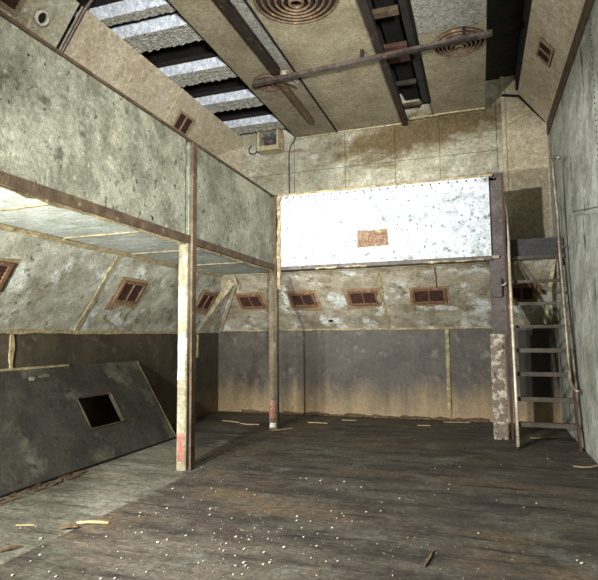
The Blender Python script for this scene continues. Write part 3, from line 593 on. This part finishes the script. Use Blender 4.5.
stick([(-.38,3.55),(-.36,3.68),(-.35,3.81)], .02, .012, 'bark', 'thin brown stick on the floor near the bottom edge, right of centre')
stick([(.92,6.62,.01),(1.0,6.56,.02),(1.08,6.55,.03),(1.15,6.58,.045)], .03, .008, 'sliver', 'curled pale peel on the floor against the right wall')
stick([(-3.47,3.36),(-3.40,3.39),(-3.33,3.41)], .015, .008, 'sliver', 'short yellow splinter on the pale floor at the left photo edge')
stick([(-3.16,2.92,.01),(-3.12,2.97,.02),(-3.08,3.03,.01)], .04, .015, 'bark', 'brown chip on the pale floor in the lower left corner', 'chunk', 'bark_chunk')
stick([(.62,8.25),(.78,8.32),(.95,8.42)], .05, .01, 'sliver', 'pale strip on the floor behind the ladder')
for i, pts in enumerate(([(-4.28,8.5),(-4.1,8.46),(-3.9,8.38)], [(-3.85,8.3),(-3.7,8.25),(-3.5,8.28)], [(-3.1,7.82),(-3.0,7.9),(-2.85,8.1)], [(-2.8,8.7),(-2.6,8.72),(-2.45,8.7)], [(-2.3,9.1),(-2.05,9.12)], [(-.62,9.35),(-.4,9.4),(-.2,9.42)], [(-1.0,8.9),(-.8,8.92)])):
    stick(pts, .035, .012, 'sliver', ('tan splinter on the floor in the far left corner of the room', 'tan splinter on the floor left of the far timber post', 'tan splinter leaning at the foot of the far timber post', 'tan splinter on the floor right of the far timber post', 'tan splinter on the floor near the middle of the back wall', 'longest tan splinter along the foot of the back wall, near the steel column', 'small tan splinter on the floor in front of the back wall splinter, right side')[i])
# splintered litter heap along the foot of the leaning panel
b = BM(); rnd3 = random.Random(77)
for k in range(90):
    y = rnd3.uniform(3.5, 4.85); x = -4.13+.05*(4.4-y)+rnd3.uniform(-.03,.10)*(1-.5*abs(y-4.2)); a = rnd3.uniform(-.35,.35); L = rnd3.uniform(.03,.14)
    bar(b, (x,y,.006+.012*rnd3.random()), (x+L*math.sin(a),y+L*math.cos(a),.008+.02*rnd3.random()), .012, .006)
tag(obj('splinter_litter', b, 'bark'), 'brown splintered litter heaped along the foot of the leaning board', 'litter', kind='stuff')

# ------------------------------------------------------------------ lights: two photographic lamps left of camera, plus an added spot and strong fill
def lamp(name, loc, target, power, size, col, spot=None, blend=.6):
    d = bpy.data.lights.new(name, 'SPOT' if spot else 'AREA'); d.energy = power; d.color = col
    if spot: d.spot_size = math.radians(spot); d.spot_blend = blend; d.shadow_soft_size = size
    else: d.shape = 'DISK'; d.size = size
    o = bpy.data.objects.new(name, d); COL.objects.link(o); o.location = loc
    o.rotation_euler = (Vector(target)-Vector(loc)).to_track_quat('-Z', 'Y').to_euler()
lamp('flood_lamp', (-2.75, .9, 3.15), (-2.75+math.tan(math.radians(21)), 1.9, 3.15-.46), 1800, .08, (.98,.99,1), 74, .2)
lamp('added_spot', (-2.75, .9, 3.05), (-2.75, 8.0, 3.15), 900, .10, (.98,.99,1), 24, 1)  # extra narrow beam added to brighten the left of the white front
lamp('gallery_lamp', (-3.35, .7, 1.55), (-3.6, 8.0, 1.9), 480, .12, (.98,1,.98))
lamp('added_fill', (.7, -.9, 1.9), (-3.9, 9.0, 5.0), 6300, .30, (.98,.99,1), 52, 1)  # strong fill added to brighten the left gallery, cove and ceiling
w = bpy.data.worlds.new('dim_room'); scene.world = w; w.use_nodes = True
w.node_tree.nodes['Background'].inputs[0].default_value = (.5,.5,.45,1); w.node_tree.nodes['Background'].inputs[1].default_value = .03

# ------------------------------------------------------------------ camera
cd = bpy.data.cameras.new('camera'); cam = bpy.data.objects.new('camera', cd); COL.objects.link(cam)
cd.sensor_fit = 'HORIZONTAL'; cd.sensor_width = 36; cd.lens = 533.85/598*36; cd.clip_start = .05
r, u, f = Vector((.94754,.31953,-.00841)), Vector((.03557,-.07924,.99622)), Vector((-.31765,.94426,.08645))
cam.matrix_world = Matrix(((r.x,u.x,-f.x,0), (r.y,u.y,-f.y,0), (r.z,u.z,-f.z,1.45), (0,0,0,1)))
scene.camera = cam
vs = scene.view_settings; vs.view_transform = 'Standard'; vs.look = 'None'; vs.gamma = 1; vs.use_curve_mapping = False; vs.exposure = 0
